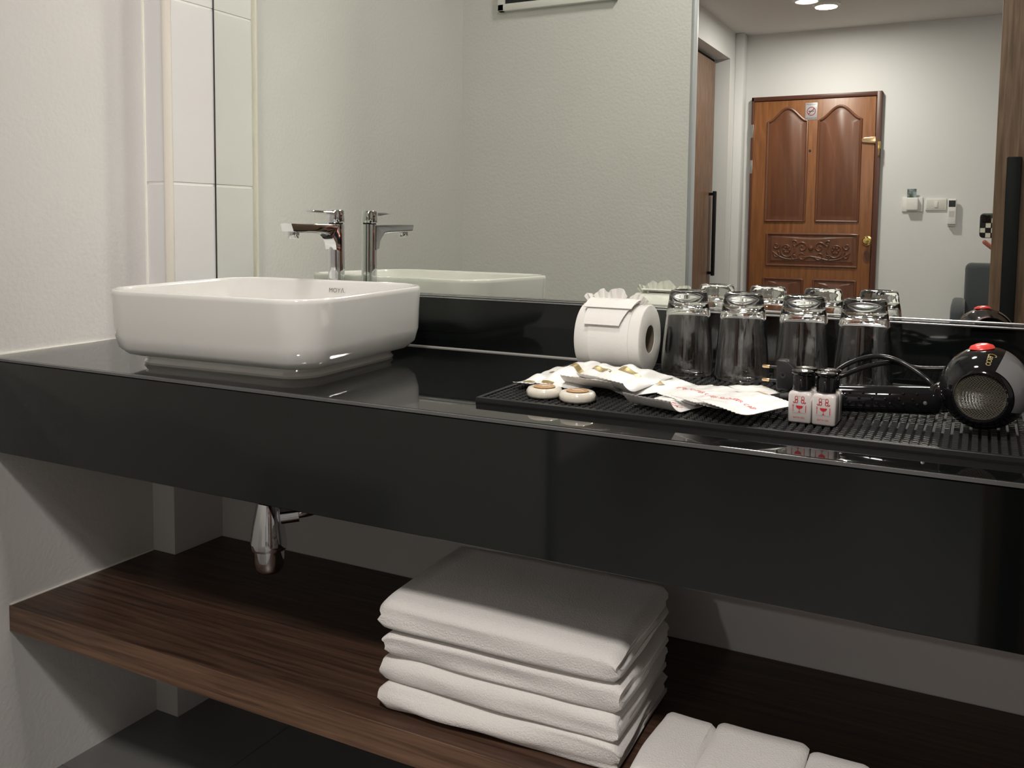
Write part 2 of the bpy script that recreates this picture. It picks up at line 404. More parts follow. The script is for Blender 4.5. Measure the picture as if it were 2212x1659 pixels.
# air conditioner remote
rc = empty('wall_remote', (-.19, YB, 1.1), 'slim white air conditioner remote hanging in its wall holder', 'remote')
sub(B().box(-.214, -.166, YB, YB+.02, 1.098, 1.20).build('holder', m_white, bevel=.003), rc)
sub(B().box(-.218, -.164, YB+.02, YB+.042, 1.11, 1.284).build('remote_body', m_white, bevel=.006, seg=3), rc)
sub(B().box(-.212, -.170, YB+.042, YB+.0425, 1.228, 1.272).build('display', m_screen), rc)
sub(B().box(-.208, -.174, YB+.042, YB+.0425, 1.160, 1.20).build('button_pad', mat('light grey keypad', (.55, .54, .52, 1), .5)), rc)
# ---- ceiling lamps
def downlight(x, y, r, power, label, dm, group='round ceiling lamps'):
    t = empty('ceiling_lamp', (x, y, CEIL-.02), label, 'lamp', group)
    sub(B().lathe([(r, CEIL), (r+.018, CEIL), (r+.018, CEIL-.008), (r+.004, CEIL-.02), (r, CEIL-.02)], 40, c=(x, y, 0), close=True).build('lamp_rim', m_white, smooth=True), t)
    sub(B().lathe([(0, CEIL-.015), (r, CEIL-.015), (r, CEIL-.001), (0, CEIL-.001)], 40, c=(x, y, 0)).build('diffuser', dm), t)
    if power:
        ld = bpy.data.lights.new('lamp_light', 'AREA'); ld.shape = 'DISK'; ld.size = 2*r*.96; ld.energy = power; ld.color = WARM
        lo = bpy.data.objects.new('lamp_light', ld); COL.objects.link(lo); lo.location = (x, y, CEIL-.022); sub(lo, t)
    return t
downlight(-.06, -1.85, .15, LIGHT_MAIN, 'wide lit round ceiling lamp straight outside the sliding door opening', m_lamp)
downlight(-.5, -.62, .12, LIGHT_NOOK, 'lit round ceiling lamp above the black counter', m_lamp)
downlight(1.2, -2.2, .12, LIGHT_SIDE, 'lit round ceiling lamp at the right side of the entry room', m_lamp)
downlight(-.941, -4.624, .068, LIGHT_DOOR, 'bright lit round ceiling lamp in front of the entry door', m_lamp)
downlight(-1.03, -4.44, .068, 0, 'dimmer round ceiling lamp partly cut off at the top of the mirror', m_lamp2)
# ---- armchair
ac = empty('armchair', (.25, -4.9, 0), 'dark grey upholstered armchair standing against the white wall', 'armchair')
bk = B().box(-.09, .57, -5.25, -5.07, .30, .86); sub(bk.build('backrest', m_fabric, bevel=.035, seg=4), ac)
for sgn, xa in ((-1, -.155), (1, .565)):
    pr = [( -5.2, .12), (-4.62, .12), (-4.58, .40), (-4.60, .58), (-4.66, .625), (-5.0, .64), (-5.2, .62)]
    sub(B().prism(pr, 'x', xa, xa+.075).build('armrest', m_fabric, bevel=.022, seg=3), ac)
sub(B().box(-.08, .565, -5.08, -4.58, .28, .45).build('seat_cushion', m_fabric, bevel=.03, seg=3), ac)
sub(B().box(-.08, .565, -5.2, -4.62, .12, .28).build('seat_base', m_fabric, bevel=.01), ac)
for x in (-.12, .6):
    for y in (-5.15, -4.66): sub(B().lathe([(.018, 0), (.025, .12)], 14, c=(x, y, 0)).build('leg', m_black, smooth=True), ac)

# ================================================================== MIRROR, COUNTER, SHELF
mr = empty('wall_mirror', (-.3, 0, .935), 'large frameless wall mirror above the black counter', 'mirror')
XR = 1.0
sub(B().box(XP+.002, XR-.005, 0, .005, .938, 2.3).build('mirror_glass', m_mirror), mr)
sub(B().box(XP, XP+.0025, -.001, .006, .938, 2.3).build('edge_seal', m_dark), mr)
sub(B().box(XP+.002, XR-.005, .005, YW, .938, 2.3).build('mirror_backing', m_dark), mr)
sub(B().box(XP+.002, XR-.005, -.003, .0, .9395, .9425).box(XP+.002, XR-.005, -.006, .0, .9335, .9365).build('bottom_rail', m_steel, bevel=.0008), mr)
ct = empty('vanity_counter', (-.3, -.24, .65), 'long glossy black counter with a deep front panel under the mirror', 'counter')
sub(B().box(XL+.001, XR-.002, -.483, YW-.002, .812, ZC).build('countertop', m_granite, bevel=.0015, seg=1), ct)
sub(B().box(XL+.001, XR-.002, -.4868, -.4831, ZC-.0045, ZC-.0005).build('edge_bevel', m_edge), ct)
sub(B().box(XL+.001, XR-.002, -.485, -.465, .659, .8245).build('front_panel', m_stonefront, bevel=.001, seg=1), ct)
sub(B().box(XP+.001, XR-.002, .002, YW-.001, ZC, .934).build('backsplash', m_stonefront, bevel=.0015, seg=1), ct)
sub(B().box(XP+.001, XR-.002, -.0015, .002, ZC, ZC+.0022).build('joint_sealant', mat('grey sealant', (.45, .44, .42, 1), .4)), ct)
sub(B().box(XL+.001, XR-.002, -.46, YW-.002, .78, .811).build('underside_board', mat('grey board', (.3, .29, .28, 1), .7)), ct)
sh = B().box(XL+.001, XR-.002, -.457, YW-.002, .314, ZSH).build('wall_shelf', m_wood, bevel=.001, seg=1)
m_litfront = mat('walnut lit front tone', (.1, .06, .04, 1), .42); noise_color(m_litfront, srgb(78, 56, 43), srgb(128, 98, 78), 5, (1.0, 22, 30), 8, .3, .72, .6)
sub(B().box(XL+.001, XR-.002, -.4585, -.457, .314, ZSH).build('lit_front_strip', m_litfront), sh)  # same shelf wood, lightened to paint in the light on its front
tag(sh, 'long thick dark wooden shelf fixed under the black counter', 'shelf')
# cut the shelf around the column: column goes through (hidden); sealant lines
struct(B().box(XL, XL+.003, -.456, YP, ZSH, ZSH+.002).build('trim_9', m_caulk))

# ---- basin
BX, BY, BROT = -1.109, -.262, .03
bs = empty('wash_basin', (BX, BY, ZC), 'white rounded rectangular vessel basin standing on the black counter', 'basin')
def ring(a, b, r, z): return [(x, y, z) for x, y in rrect(a, b, r, 14, BX, BY, BROT)]
A_, B_ = .226, .184
prof = [(.0430, .016, .0), (.0415, .016, .004), (.0445, .018, .009), (.043, .018, .014), (.034, .020, .0165), (.021, .024, .0205), (.011, .036, .032), (.0055, .05, .055), (.003, .058, .09), (0, .062, .124), (0, .064, .130), (.0015, .065, .1325), (.004, .064, .133), (.0065, .063, .1315), (.0075, .062, .127), (.011, .06, .09), (.017, .06, .055), (.03, .06, .035), (.06, .06, .026), (.11, .06, .022)]
rings = [ring(A_-i, B_-i, max(.012, min(.075, .072-.02*(1-z/.133)-(0 if i < .03 else (i-.03)*.35))), ZC+z) for i, _, z in prof]
bo = B().loft(rings).build('bowl', m_porcelain, smooth=True, angle=50); sub(bo, bs)
sub(B().lathe([(0, .030), (.02, .030), (.031, .027), (.032, .023), (0, .023)], 28, c=(BX, BY, ZC)).build('drain', m_chrome, smooth=True), bs)
v, f = text_verts('MOYΛ.', .0125, 1.05)
lx, ly = BX+.010, BY+B_-.0095
o = ob('lettering', [(lx+p.x, ly-.0012-(.118-(.113+p.y))*.09, ZC+.113+p.y) for p in v], f, m_greyink); sub(o, bs)
# ---- faucet
FX, FY = -1.129, -.052
fc = empty('faucet', (FX, FY, ZC), 'tall chrome single lever faucet standing behind the white basin', 'faucet')
bodyr = [[(FX+x, FY+y, z) for x, y in rrect(.0135, .017, .0125, 6)] for z in (ZC, ZC+.01, 1.068, 1.0725)]
sub(B().loft(bodyr).build('body', m_chrome, smooth=True, angle=50), fc)
# spout: side profile lofted over its width
def spr(x, t):
    e = .0 if t else 0
    return None
pf = [(-.002, 1.0715), (-.143, 1.0755), (-.1445, 1.0745), (-.140, 1.0600), (-.131, 1.0585), (-.06, 1.0555), (-.036, 1.0520), (-.026, 1.046), (-.0185, 1.036), (-.016, 1.022), (-.002, 1.018)]
rings = []
for x, s_ in ((-.0135, .75), (-.0128, .92), (-.0105, 1), (.0105, 1), (.0128, .92), (.0135, .75)):
    cy = [sum(p[0] for p in pf)/len(pf), 1.0655]
    rr = []
    for (py, pz) in pf:
        zc = 1.0655 if pz > 1.05 else pz
        rr.append((FX+x, FY+py, zc+(pz-zc)*s_))
    rings.append(rr)
sub(B().loft(rings).build('spout', m_chrome, smooth=True, angle=35), fc)
sub(B().lathe([(0, 1.047), (.0095, 1.047), (.0105, 1.049), (.0105, 1.060), (0, 1.060)], 24, c=(FX, FY-.124, 0)).build('aerator', m_chrome, smooth=True), fc)
sub(B().loft([[(FX+x, FY+y, z) for x, y in rrect(.0115, .0145, .0105, 6)] for z in (1.0725, 1.0755)]).build('neck_ring', m_dark), fc)
cap = [[(FX+x, FY+y, z) for x, y in rrect(a, b, .0115, 6)] for z, a, b in ((1.0755, .0130, .0165), (1.0765, .0135, .017), (1.0985, .0135, .017), (1.1005, .0125, .016))]
sub(B().loft(cap).build('handle_cap', m_chrome, smooth=True, angle=50), fc)
lv = B().loft([[(FX+x, FY+y, z+dz) for x, z in ((-w, -t), (-w*.8, t*.6), (w*.8, t*.6), (w, -t))] for y, dz, w, t in ((.004, 1.0965, .0125, .004), (-.02, 1.0955, .0125, .0045), (-.045, 1.0975, .0115, .0028), (-.078, 1.0990, .0095, .0018))])
sub(lv.build('lever', m_chrome, bevel=.0008), fc)

# ---- trap
TX, TY = -1.131, -.25
tr = empty('bottle_trap', (TX, TY, .438), 'chrome bottle trap hanging below the counter under the basin', 'pipe fitting')
sub(B().lathe([(.018, .70), (.018, .585), (.0215, .583), (.0225, .572), (.020, .570), (.0215, .567), (.028, .53), (.0325, .498), (.0335, .487), (.0325, .483), (.026, .482)], 32, c=(TX, TY, 0)).build('trap_body', m_chrome, smooth=True, angle=40), tr)
sub(B().lathe([(.0275, .482), (.0275, .462), (.026, .448), (.02, .44), (.010, .4365), (0, .436)], 32, c=(TX, TY, 0)).build('trap_cup', m_chrome, smooth=True), tr)
sub(B().tube([(TX+.02, TY+.01, .545), (TX+.045, TY+.03, .548)], .017, 18).tube(spline([(TX+.04, TY+.028, .547), (TX+.06, TY+.06, .55), (TX+.07, TY+.16, .56), (TX+.07, YW, .565)]), .011, 14).build('outlet_pipe', m_chrome, smooth=True, angle=50), tr)

# ================================================================== MAT
ZM = .8385
mt = empty('bar_mat', (-.25, -.22, ZC), 'black rubber studded bar mat lying on the counter under the toiletries', 'mat')
mx0, mx1, my0, my1 = -.608, .40, -.4125, -.020
sub(B().box(mx0, mx1, my0, my1, ZC, ZC+.0025).build('mat_base', m_base_shade), mt)
rm = B().box(mx0, mx1, my0, my0+.006, ZC, ZM).box(mx0, mx1, my1-.006, my1, ZC, ZM).box(mx0, mx0+.006, my0+.006, my1-.006, ZC, ZM).box(mx1-.006, mx1, my0+.006, my1-.006, ZC, ZM)
sub(rm.build('mat_rim', m_rubber, bevel=.0008, seg=1), mt)
nb = B(); px_, py_ = .0098, .0098
nx = int((mx1-mx0-.014)/px_); ny = int((my1-my0-.014)/py_)
for i in range(nx):
    for j in range(ny):
        x = mx0+.008+px_*(i+.5); y = my0+.008+py_*(j+.5)
        a, b = .0034, .0021
        V = [(x-a, y-b, ZC+.002), (x+a, y-b, ZC+.002), (x+a, y+b, ZC+.002), (x-a, y+b, ZC+.002), (x-a*.85, y-b*.85, ZM-.0008), (x+a*.85, y-b*.85, ZM-.0008), (x+a*.85, y+b*.85, ZM-.0008), (x-a*.85, y+b*.85, ZM-.0008)]
        nb.add(V, [(4, 5, 6, 7), (0, 1, 5, 4), (1, 2, 6, 5), (2, 3, 7, 6), (3, 0, 4, 7)])
sub(tag(nb.build('stud_field', m_stud_lit), kind='stuff'), mt)

def copy_tree(o, parent=None):
    c = o.copy(); COL.objects.link(c)
    if parent: c.parent = parent; c.matrix_parent_inverse = o.matrix_parent_inverse.copy()
    for ch in list(o.children): copy_tree(ch, c)
    return c
# ================================================================== GLASSES
gp = [(.0, 0), ]
GS = .1325/.1385
outer = [(.0415, 0), (.0422, .001), (.0420, .006), (.0385, .05), (.0345, .10), (.0322, .114), (.0312, .118), (.0306, .122), (.0298, .130), (.0285, .1355), (.0268, .1380), (.0240, .1385)]
inner = [(.0405, 0), (.0398, .002), (.0360, .05), (.0315, .095), (.0300, .108), (.0262, .1135), (.016, .1150), (0, .1152)]
prof = [(0, .1360), (.012, .1362), (.0205, .1372), (.0225, .1385)] + outer[::-1] + inner
prof = [(p[0], p[1]*GS) for i, p in enumerate(prof) if i == 0 or p != prof[i-1]]
gl = ob('glass_tumbler', *(lambda b: (b.v, b.f))(B().lathe(prof, 48)), m_glass, smooth=True, angle=60)
GL = [(-.408, -.085, 'clear glass tumbler upside down, leftmost of the row, beside the toilet roll'),
      (-.321, -.088, 'clear glass tumbler upside down on the mat, second in the row from the toilet roll'),
      (-.231, -.090, 'clear glass tumbler upside down, third in the row, behind the small bottles'),
      (-.145, -.100, 'clear glass tumbler upside down, rightmost of the row, behind the hair dryer cord')]
for i, (x, y, lb) in enumerate(GL):
    o = gl if i == 0 else gl.copy()
    if i: COL.objects.link(o)
    o.location = (x, y, ZM-.0004); o.rotation_euler = (0, 0, i*.9); tag(o, lb, 'glass', 'upside down glasses by the mirror')

# ================================================================== TOILET ROLL
RR = .0545; RL = .108; RC = Vector((-.513, -.118, ZM+RR))
tr_ = empty('toilet_roll', (RC.x, RC.y, ZM), 'white toilet roll lying on its side with a fan folded tissue end', 'toilet roll')
rp = [(.0222, -RL/2), (RR-.0015, -RL/2), (RR, -RL/2+.0015), (RR, RL/2-.0015), (RR-.0015, RL/2), (.0222, RL/2)]
sub(B().lathe(rp, 64, 'x', tuple(RC), close=True).build('paper_roll', m_paper, smooth=True, angle=50), tr_)
sub(B().lathe([(.0208, -RL/2+.001), (.0223, -RL/2+.001), (.0223, RL/2-.001), (.0208, RL/2-.001)], 40, 'x', tuple(RC), close=True).build('cardboard_core', m_core, smooth=True, angle=50), tr_)
def on_roll(x, ang, off):  # ang from top towards the front (-Y)
    return (RC.x+x, RC.y-(RR+off)*math.sin(ang), RC.z+(RR+off)*math.cos(ang))
def sheet(name, xs0, xs1, a0, a1, off0, off1, parent, n=14, thick=.0012, xr0=None, xr1=None):
    b = B(); top = []; bot = []
    for i in range(n+1):
        t = i/n; a = a0+(a1-a0)*t; off = off0+(off1-off0)*t
        xl = xs0+((xr0 if xr0 is not None else xs0)-xs0)*t; xh = xs1+((xr1 if xr1 is not None else xs1)-xs1)*t
        rw = [xl+(xh-xl)*k/8 for k in range(9)]
        top.append([on_roll(x, a, off+thick) for x in rw]); bot.append([on_roll(x, a, off) for x in rw])
    v = [p for r in top for p in r]+[p for r in bot for p in r]; f = []; m_ = 9; K = (n+1)*m_
    for i in range(n):
        for k in range(8):
            q = (i*m_+k, i*m_+k+1, (i+1)*m_+k+1, (i+1)*m_+k); f.append(q); f.append(tuple(x+K for x in q[::-1]))
    for i in range(n):
        for k in (0, 8):
            f.append((i*m_+k, (i+1)*m_+k, (i+1)*m_+k+K, i*m_+k+K))
    for i in (0, n):
        for k in range(8): f.append((i*m_+k, i*m_+k+1, i*m_+k+1+K, i*m_+k+K))
    o = ob(name, v, f, m_paper, smooth=True, angle=40); sub(o, parent); return o
sheet('paper_strip', -.030, .036, -.2, 2.6, .0004, .0004, tr_, thick=.0008)
sheet('folded_flap', -.040, .044, -.1, 1.15, .0035, .006, tr_, thick=.0014, xr1=.022, xr0=-.036)
sheet('folded_flap', -.043, .044, -.15, .66, .0062, .0085, tr_, thick=.0014, xr0=-.043, xr1=.036)
fan = B()
rnd = random.Random(4)
for (cx, w_, h_, lean, rz) in ((-.040, .022, .017, -.5, .3), (-.022, .030, .024, -.15, .1), (.0, .036, .027, .0, 0), (.030, .030, .019, .35, -.2), (.04, .02, .012, .6, -.3)):
    n = 12; v = []
    for i in range(n+1):
        t = i/n*2-1
        wv = .0030*math.sin(i*1.5+cx*90)
        hh = h_*(1-.45*t*t)*(1+.05*math.sin(i*.9+cx*200))
        for s_ in (0, 1):
            v.append((RC.x+cx+lean*.01*0+(t*w_*.5)*(.55 if s_ == 0 else 1)+(lean*hh if s_ else 0), RC.y-.006+wv*(1 if s_ else .2)+rz*.01*t, RC.z+RR-.002+(hh if s_ else 0)))
    for dy in (0, .0008):
        k = len(v)
    vv = v+[(p[0], p[1]+.0009, p[2]) for p in v]; K = len(v)
    f = []
    for i in range(n):
        q = (2*i, 2*i+1, 2*i+3, 2*i+2); f.append(q); f.append(tuple(x+K for x in q[::-1])); f.append((2*i+1, 2*i+3, 2*i+3+K, 2*i+1+K))
    fan.add(vv, f)
sub(fan.build('tissue_fan', m_paper, smooth=True, angle=60), tr_)

# ================================================================== SOAPS
for i, (x, y, lb) in enumerate(((-.5275, -.362, 'round wrapped cream soap with brown label, the one nearer the basin'), (-.4755, -.368, 'round wrapped cream soap with brown label, the one nearer the shower cap packets'))):
    t = empty('soap_bar', (x, y, ZM), lb, 'soap', 'small round wrapped soaps')
    bb = B(); n = 48; pr = [(0, 0), (.022, 0), (.0248, .003), (.0248, .0085), (.0225, .0125), (.019, .0135), (.015, .0128), (0, .0128)]
    v = []; f = []; k = len(pr)
    for a in range(n):
        th = 2*PI*a/n
        for j, (r, z) in enumerate(pr):
            rr = r*(1+(.012*math.sin(th*16+i) if 2 <= j <= 5 else 0)); v.append((x+rr*math.cos(th), y+rr*math.sin(th), ZM+z))
    for a in range(n):
        c = (a+1) % n
        for j in range(k-1): f.append((a*k+j, c*k+j, c*k+j+1, a*k+j+1))
    sub(ob('soap_cake', v, f, m_soap, smooth=True, angle=60), t)
    lb_ = B(); n = 40; v = [(x, y, ZM+.0142)]; f = []
    for a in range(n):
        rr = .0148*(1+.05*(a % 2)); v.append((x+rr*math.cos(2*PI*a/n), y+rr*math.sin(2*PI*a/n), ZM+.0139))
    for a in range(n): f.append((0, 1+a, 1+(a+1) % n))
    v += [(p[0], p[1], p[2]-.0010) for p in v]
    f += [tuple(q+n+1 for q in g_[::-1]) for g_ in f]
    sub(ob('round_label', v, f, m_label), t)
    sub(B().tube([(x-.009, y+.002, ZM+.0144), (x-.003, y-.001, ZM+.0146), (x+.003, y+.002, ZM+.0146), (x+.009, y, ZM+.0144)], .0006, 5).build('label_print', m_white), t)

# ================================================================== SACHETS
def sachet(name, cx, cy, cz, w_, l_, rot, puff, seed, label, cat, group, tilt=(0, 0), lift=0, prints=(), curl=0, mtl=m_sachet):
    """packet with crimped ends along local y; prints = list of (text|rect, u, v, size, rot, material)"""
    t = empty(name, (cx, cy, cz), label, cat, group)
    nx_, ny_ = 24, 36
    def hz(u, v):  # u,v in -1..1 : top height
        e = max(0, 1-abs(u)**3)*max(0, 1-abs(v)**4)
        n_ = noise.noise(Vector((u*1.6+seed*3.1, v*1.6, seed)))
        n2 = noise.noise(Vector((u*4+seed, v*3, seed*2.)))
        n3 = abs(noise.noise(Vector((u*2.2+v*1.5+seed*5, v*1.1-u, seed*4.))))
        return puff*e*(.75+.7*n_)+.0016*n2*e+.0030*n3*e
    def ctr(u, v):  # sheet carrier height
        s_ = noise.noise(Vector((u*.8+seed, v*.9-seed, 3.3)))
        return tilt[0]*u*w_/2+tilt[1]*v*l_/2+lift*(1-v*v)+curl*(max(0, -v-.45)**2)+.0012*s_
    base = min(ctr(a/4, b/4) for a in range(-4, 5) for b in range(-4, 5))
    R_ = Matrix.Rotation(rot, 3, 'Z')
    def P(u, v, top):
        y = v*l_/2
        if abs(v) > .999: y += (.0012 if int(round((u+1)*12)) % 2 else -.0012)*(1 if v > 0 else -1)
        edge = .0 if abs(u) < .99 and abs(v) < .99 else 0
        z = ctr(u, v)-base+.0006+(hz(u, v) if top else -.0003)
        p = R_ @ Vector((u*w_/2*(1-.04*(1-v*v)), y, 0)); return (cx+p.x, cy+p.y, cz+max(z, .0003)+(.0003 if top else 0))
    v = []; f = []
    for s_ in (1, 0):
        for j in range(ny_+1):
            for i in range(nx_+1): v.append(P(i/nx_*2-1, j/ny_*2-1, s_))
    K = (nx_+1)*(ny_+1)
    for j in range(ny_):
        for i in range(nx_):
            q = (j*(nx_+1)+i, j*(nx_+1)+i+1, (j+1)*(nx_+1)+i+1, (j+1)*(nx_+1)+i); f.append(q); f.append(tuple(x+K for x in q[::-1]))
    for j in range(ny_):
        for i in (0, nx_): f.append((j*(nx_+1)+i, (j+1)*(nx_+1)+i, (j+1)*(nx_+1)+i+K, j*(nx_+1)+i+K))
    for i in range(nx_):
        for j in (0, ny_): f.append((j*(nx_+1)+i, j*(nx_+1)+i+1, j*(nx_+1)+i+1+K, j*(nx_+1)+i+K))
    o = ob('packet', v, f, mtl, smooth=True, angle=50); sub(o, t)
    for (what, u0, v0, size, pr_, pm) in prints:
        if isinstance(what, str): pv, pf_ = text_verts(what, size, 1.05)
        else:
            pv = []; pf_ = []; a, b = what; m_ = 12
            for j in range(5):
                for i in range(m_+1): pv.append(Vector((-a+2*a*i/m_, -b+2*b*j/4, 0)))
            for j in range(4):
                for i in range(m_): q = j*(m_+1)+i; pf_.append((q, q+1, q+m_+2, q+m_+1))
        c, s_ = math.cos(pr_), math.sin(pr_); vv = []
        for p in pv:
            x = u0*w_/2+p.x*c-p.y*s_; y = v0*l_/2+p.x*s_+p.y*c
            u, w2 = max(-.97, min(.97, x/(w_/2))), max(-.98, min(.98, y/(l_/2)))
            q = P(u, w2, True); vv.append((q[0], q[1], q[2]+.0005))
        sub(ob('printed_text' if isinstance(what, str) else 'printed_band', vv, pf_, pm), t)
    return t
KB = 'white paper kit packets in a fan left of the shower caps'
GB = ((.017, .006), 0, .0)
def kit(cx, cy, z, rot, puff, seed, label, tilt=(0, 0), curl=0, gv=.05, w_=.074, l_=.152):
    return sachet('kit_packet', cx, cy, z, w_, l_, rot, puff, seed, label, 'packet', KB, tilt, 0, [((.017, .0065), .1, gv, 0, -.15, m_gold), ((.009, .0025), -.35, -.95, 0, 0, m_gold)], curl)
kit(-.556, -.258, ZM, .02, .015, 1, 'white kit packet with gold mark, leftmost of the fan, behind the soaps', (-.02, .04), .03)
kit(-.519, -.266, ZM+.004, -.03, .019, 2, 'white puffy kit packet with gold label, second of the fan, directly behind the two soaps', (-.07, .05), .02)
kit(-.481, -.270, ZM+.006, .10, .018, 3, 'white kit packet with upturned end, middle of the fan before the toilet roll', (-.08, .04), .06)
kit(-.443, -.268, ZM+.008, -.16, .017, 4, 'white kit packet with raised front end, lying across the fan near the roll', (-.08, .03), .06)
kit(-.416, -.243, ZM+.0012, -.55, .009, 5, 'white kit packet with gold mark, rightmost of the fan, touching the shower cap pile', (-.10, .0), .0, .1, .066, .135)
KS = 'white shower cap packets in a loose pile'
def capp(cx, cy, z, rot, seed, label, tilt=(0, 0), curl=0, txt=True, l_=.105, w_=.078, tan=True, puff=.005):
    pr = []
    if txt: pr.append(('SHOWER CAP', 0, -.3, .0095, 0, m_redink))
    if tan: pr.append(((.009, .0035), -.5, .93, 0, 0, m_tan))
    return sachet('shower_cap_packet', cx, cy, z, w_, l_, rot, puff, seed, label, 'packet', KS, tilt, 0, pr, curl)
capp(-0.3520, -0.2390, ZM, -.75, 11, 'white shower cap packet at the back left of the pile, tan corner mark showing')
capp(-0.2950, -0.2090, ZM, -.9, 12, 'white shower cap packet at the back right of the pile, pointing at the plug', (0, .0), 0, False)
capp(-0.3550, -0.3390, ZM+.0005, -.35, 13, 'white shower cap packet at the left front of the pile, red lettering half folded', (0, .02), .06)
capp(-0.3180, -0.2860, ZM+.006, -.65, 14, 'white shower cap packet partly buried in the middle of the pile', (0, .03), .0)
capp(-0.2900, -0.3290, ZM+.010, -.62, 15, 'white shower cap packet with red lettering half covered by the front packet', (.0, .03), .02)
capp(-0.2520, -0.3590, ZM+.013, -.55, 16, 'white shower cap packet on top at the front right, whole red lettering readable', (-.06, .04), .015)

# ================================================================== BOTTLES
def ring2(a, b, r, z, n=4): return [(x, y, z) for x, y in rrect(a, b, r, n)]
def bottle(x, y, rz, label, printed=True):
    t = empty('toiletry_bottle', (x, y, ZM), label, 'bottle', 'small toiletry bottles with black caps', rz)
    a, b = .0138, .0118
    bodyb = B().loft([ring2(a-.002, b-.002, .002, 0), ring2(a, b, .003, .002), ring2(a, b, .003, .034), ring2(a-.001, b-.001, .004, .037), ring2(a-.004, b-.0035, .006, .0385), ring2(.0085, .0075, .007, .040)])
    o = bodyb.build('bottle_body', m_gel, smooth=True, angle=50); o.parent = t
    shd = B()
    for sx in (-1, 1):
        shd.loft([[(sx*(a-.0012), -b+.001, .036), (sx*a, -b+.001, .0355), (sx*a, b-.001, .0355), (sx*(a-.0012), b-.001, .036)], [(sx*(a-.003), -b+.003, .046), (sx*(a-.002), -b+.003, .046), (sx*(a-.002), b-.003, .046), (sx*(a-.003), b-.003, .046)]])
    o = B().lathe([(.0112, .040), (.0112, .0555), (.0104, .0565), (.0104, .058), (.0126, .0595), (.0129, .061), (.0126, .0625), (.0085, .0632), (0, .0625)], 32).build('cap', m_blackp, smooth=True, angle=50); o.parent = t
    if printed:
        yy = -b-.0003
        lg = B()
        n = 14; bowl = [(-.0042, .0215)]+[(.0042*math.cos(PI+PI*i/n), .0215+.0040*math.sin(PI+PI*i/n)) for i in range(n+1)]
        def flat(poly): lg.add([(p[0], yy, p[1]) for p in poly], [tuple(range(len(poly)))])
        flat(bowl[1:]); flat([(-.0003, .018), (.0003, .018), (.0003, .0145), (-.0003, .0145)]); flat([(-.0022, .0133), (.0022, .0133), (.0005, .0143), (0, .0158), (-.0005, .0143)])
        flat([(-.0077, .014), (-.0071, .014), (-.0071, .0205), (-.0077, .0205)]); flat([(-.0082, .0205), (-.0066, .0205), (-.0066, .0212), (-.0082, .0212)])
        for k in range(3): flat([(-.0082+.0006*k, .021), (-.0079+.0006*k, .021), (-.0079+.0006*k, .023), (-.0082+.0006*k, .023)])
        flat([(.0071, .0135), (.0079, .0135), (.0079, .0222), (.0071, .0222)])
        for sx in (-1, 1):
            def strip(pts, w2):
                for i in range(len(pts)-1):
                    (x0_, z0_), (x1_, z1_) = pts[i], pts[i+1]; d = math.hypot(x1_-x0_, z1_-z0_) or 1; nx2, nz2 = -(z1_-z0_)/d*w2, (x1_-x0_)/d*w2
                    flat([(x0_-nx2, z0_-nz2), (x1_-nx2, z1_-nz2), (x1_+nx2, z1_+nz2), (x0_+nx2, z0_+nz2)])
            strip([(sx*(.0038+.0016*math.cos(t_)), .0305+.0024*math.sin(t_)) for t_ in [i*.35 for i in range(19)]], .00035)
            strip([(sx*(.0036+.0016*math.cos(t_)), .0268+.0022*math.sin(t_)) for t_ in [i*.35 for i in range(19)]], .00045)
            strip([(sx*.0050, .0250), (sx*.0066, .0246), (sx*.0074, .0262)], .0005)
        flat([(-.0022, .0323), (.0022, .0323), (.0022, .0326), (-.0022, .0326)])
        o = ob('logo', lg.v, lg.f, m_redlogo); o.parent = t
        o = ob('underline', [(-.0082, yy, .0122), (.0082, yy, .0122), (.0082, yy, .0124), (-.0082, yy, .0124)], [(0, 1, 2, 3)], m_greyink); o.parent = t
        v, f = text_verts('BATH GEL', .0029, 1.05)
        o = ob('lettering', [(p.x, yy, .0068+p.y) for p in v], f, m_redlogo); o.parent = t
    return t
bottle(-.1868, -.350, -.04, 'milky bath gel bottle with red logo, left one of the front pair')
bottle(-.1585, -.352, -.06, 'milky bath gel bottle with red logo, right one of the front pair')
bottle(-.1865, -.3245, .0, 'milky toiletry bottle behind the left bath gel bottle, black cap showing', False)
bottle(-.1580, -.3262, .0, 'milky toiletry bottle behind the right bath gel bottle, nearest the dryer handle', False)

# ================================================================== HAIR DRYER
DC = Vector((.0095, -.300, .8885)); DR = .0475
hd = empty('hair_dryer', (DC.x, DC.y, ZM), 'glossy black folding hair dryer with red button and round grille, lying on the mat', 'hair dryer')
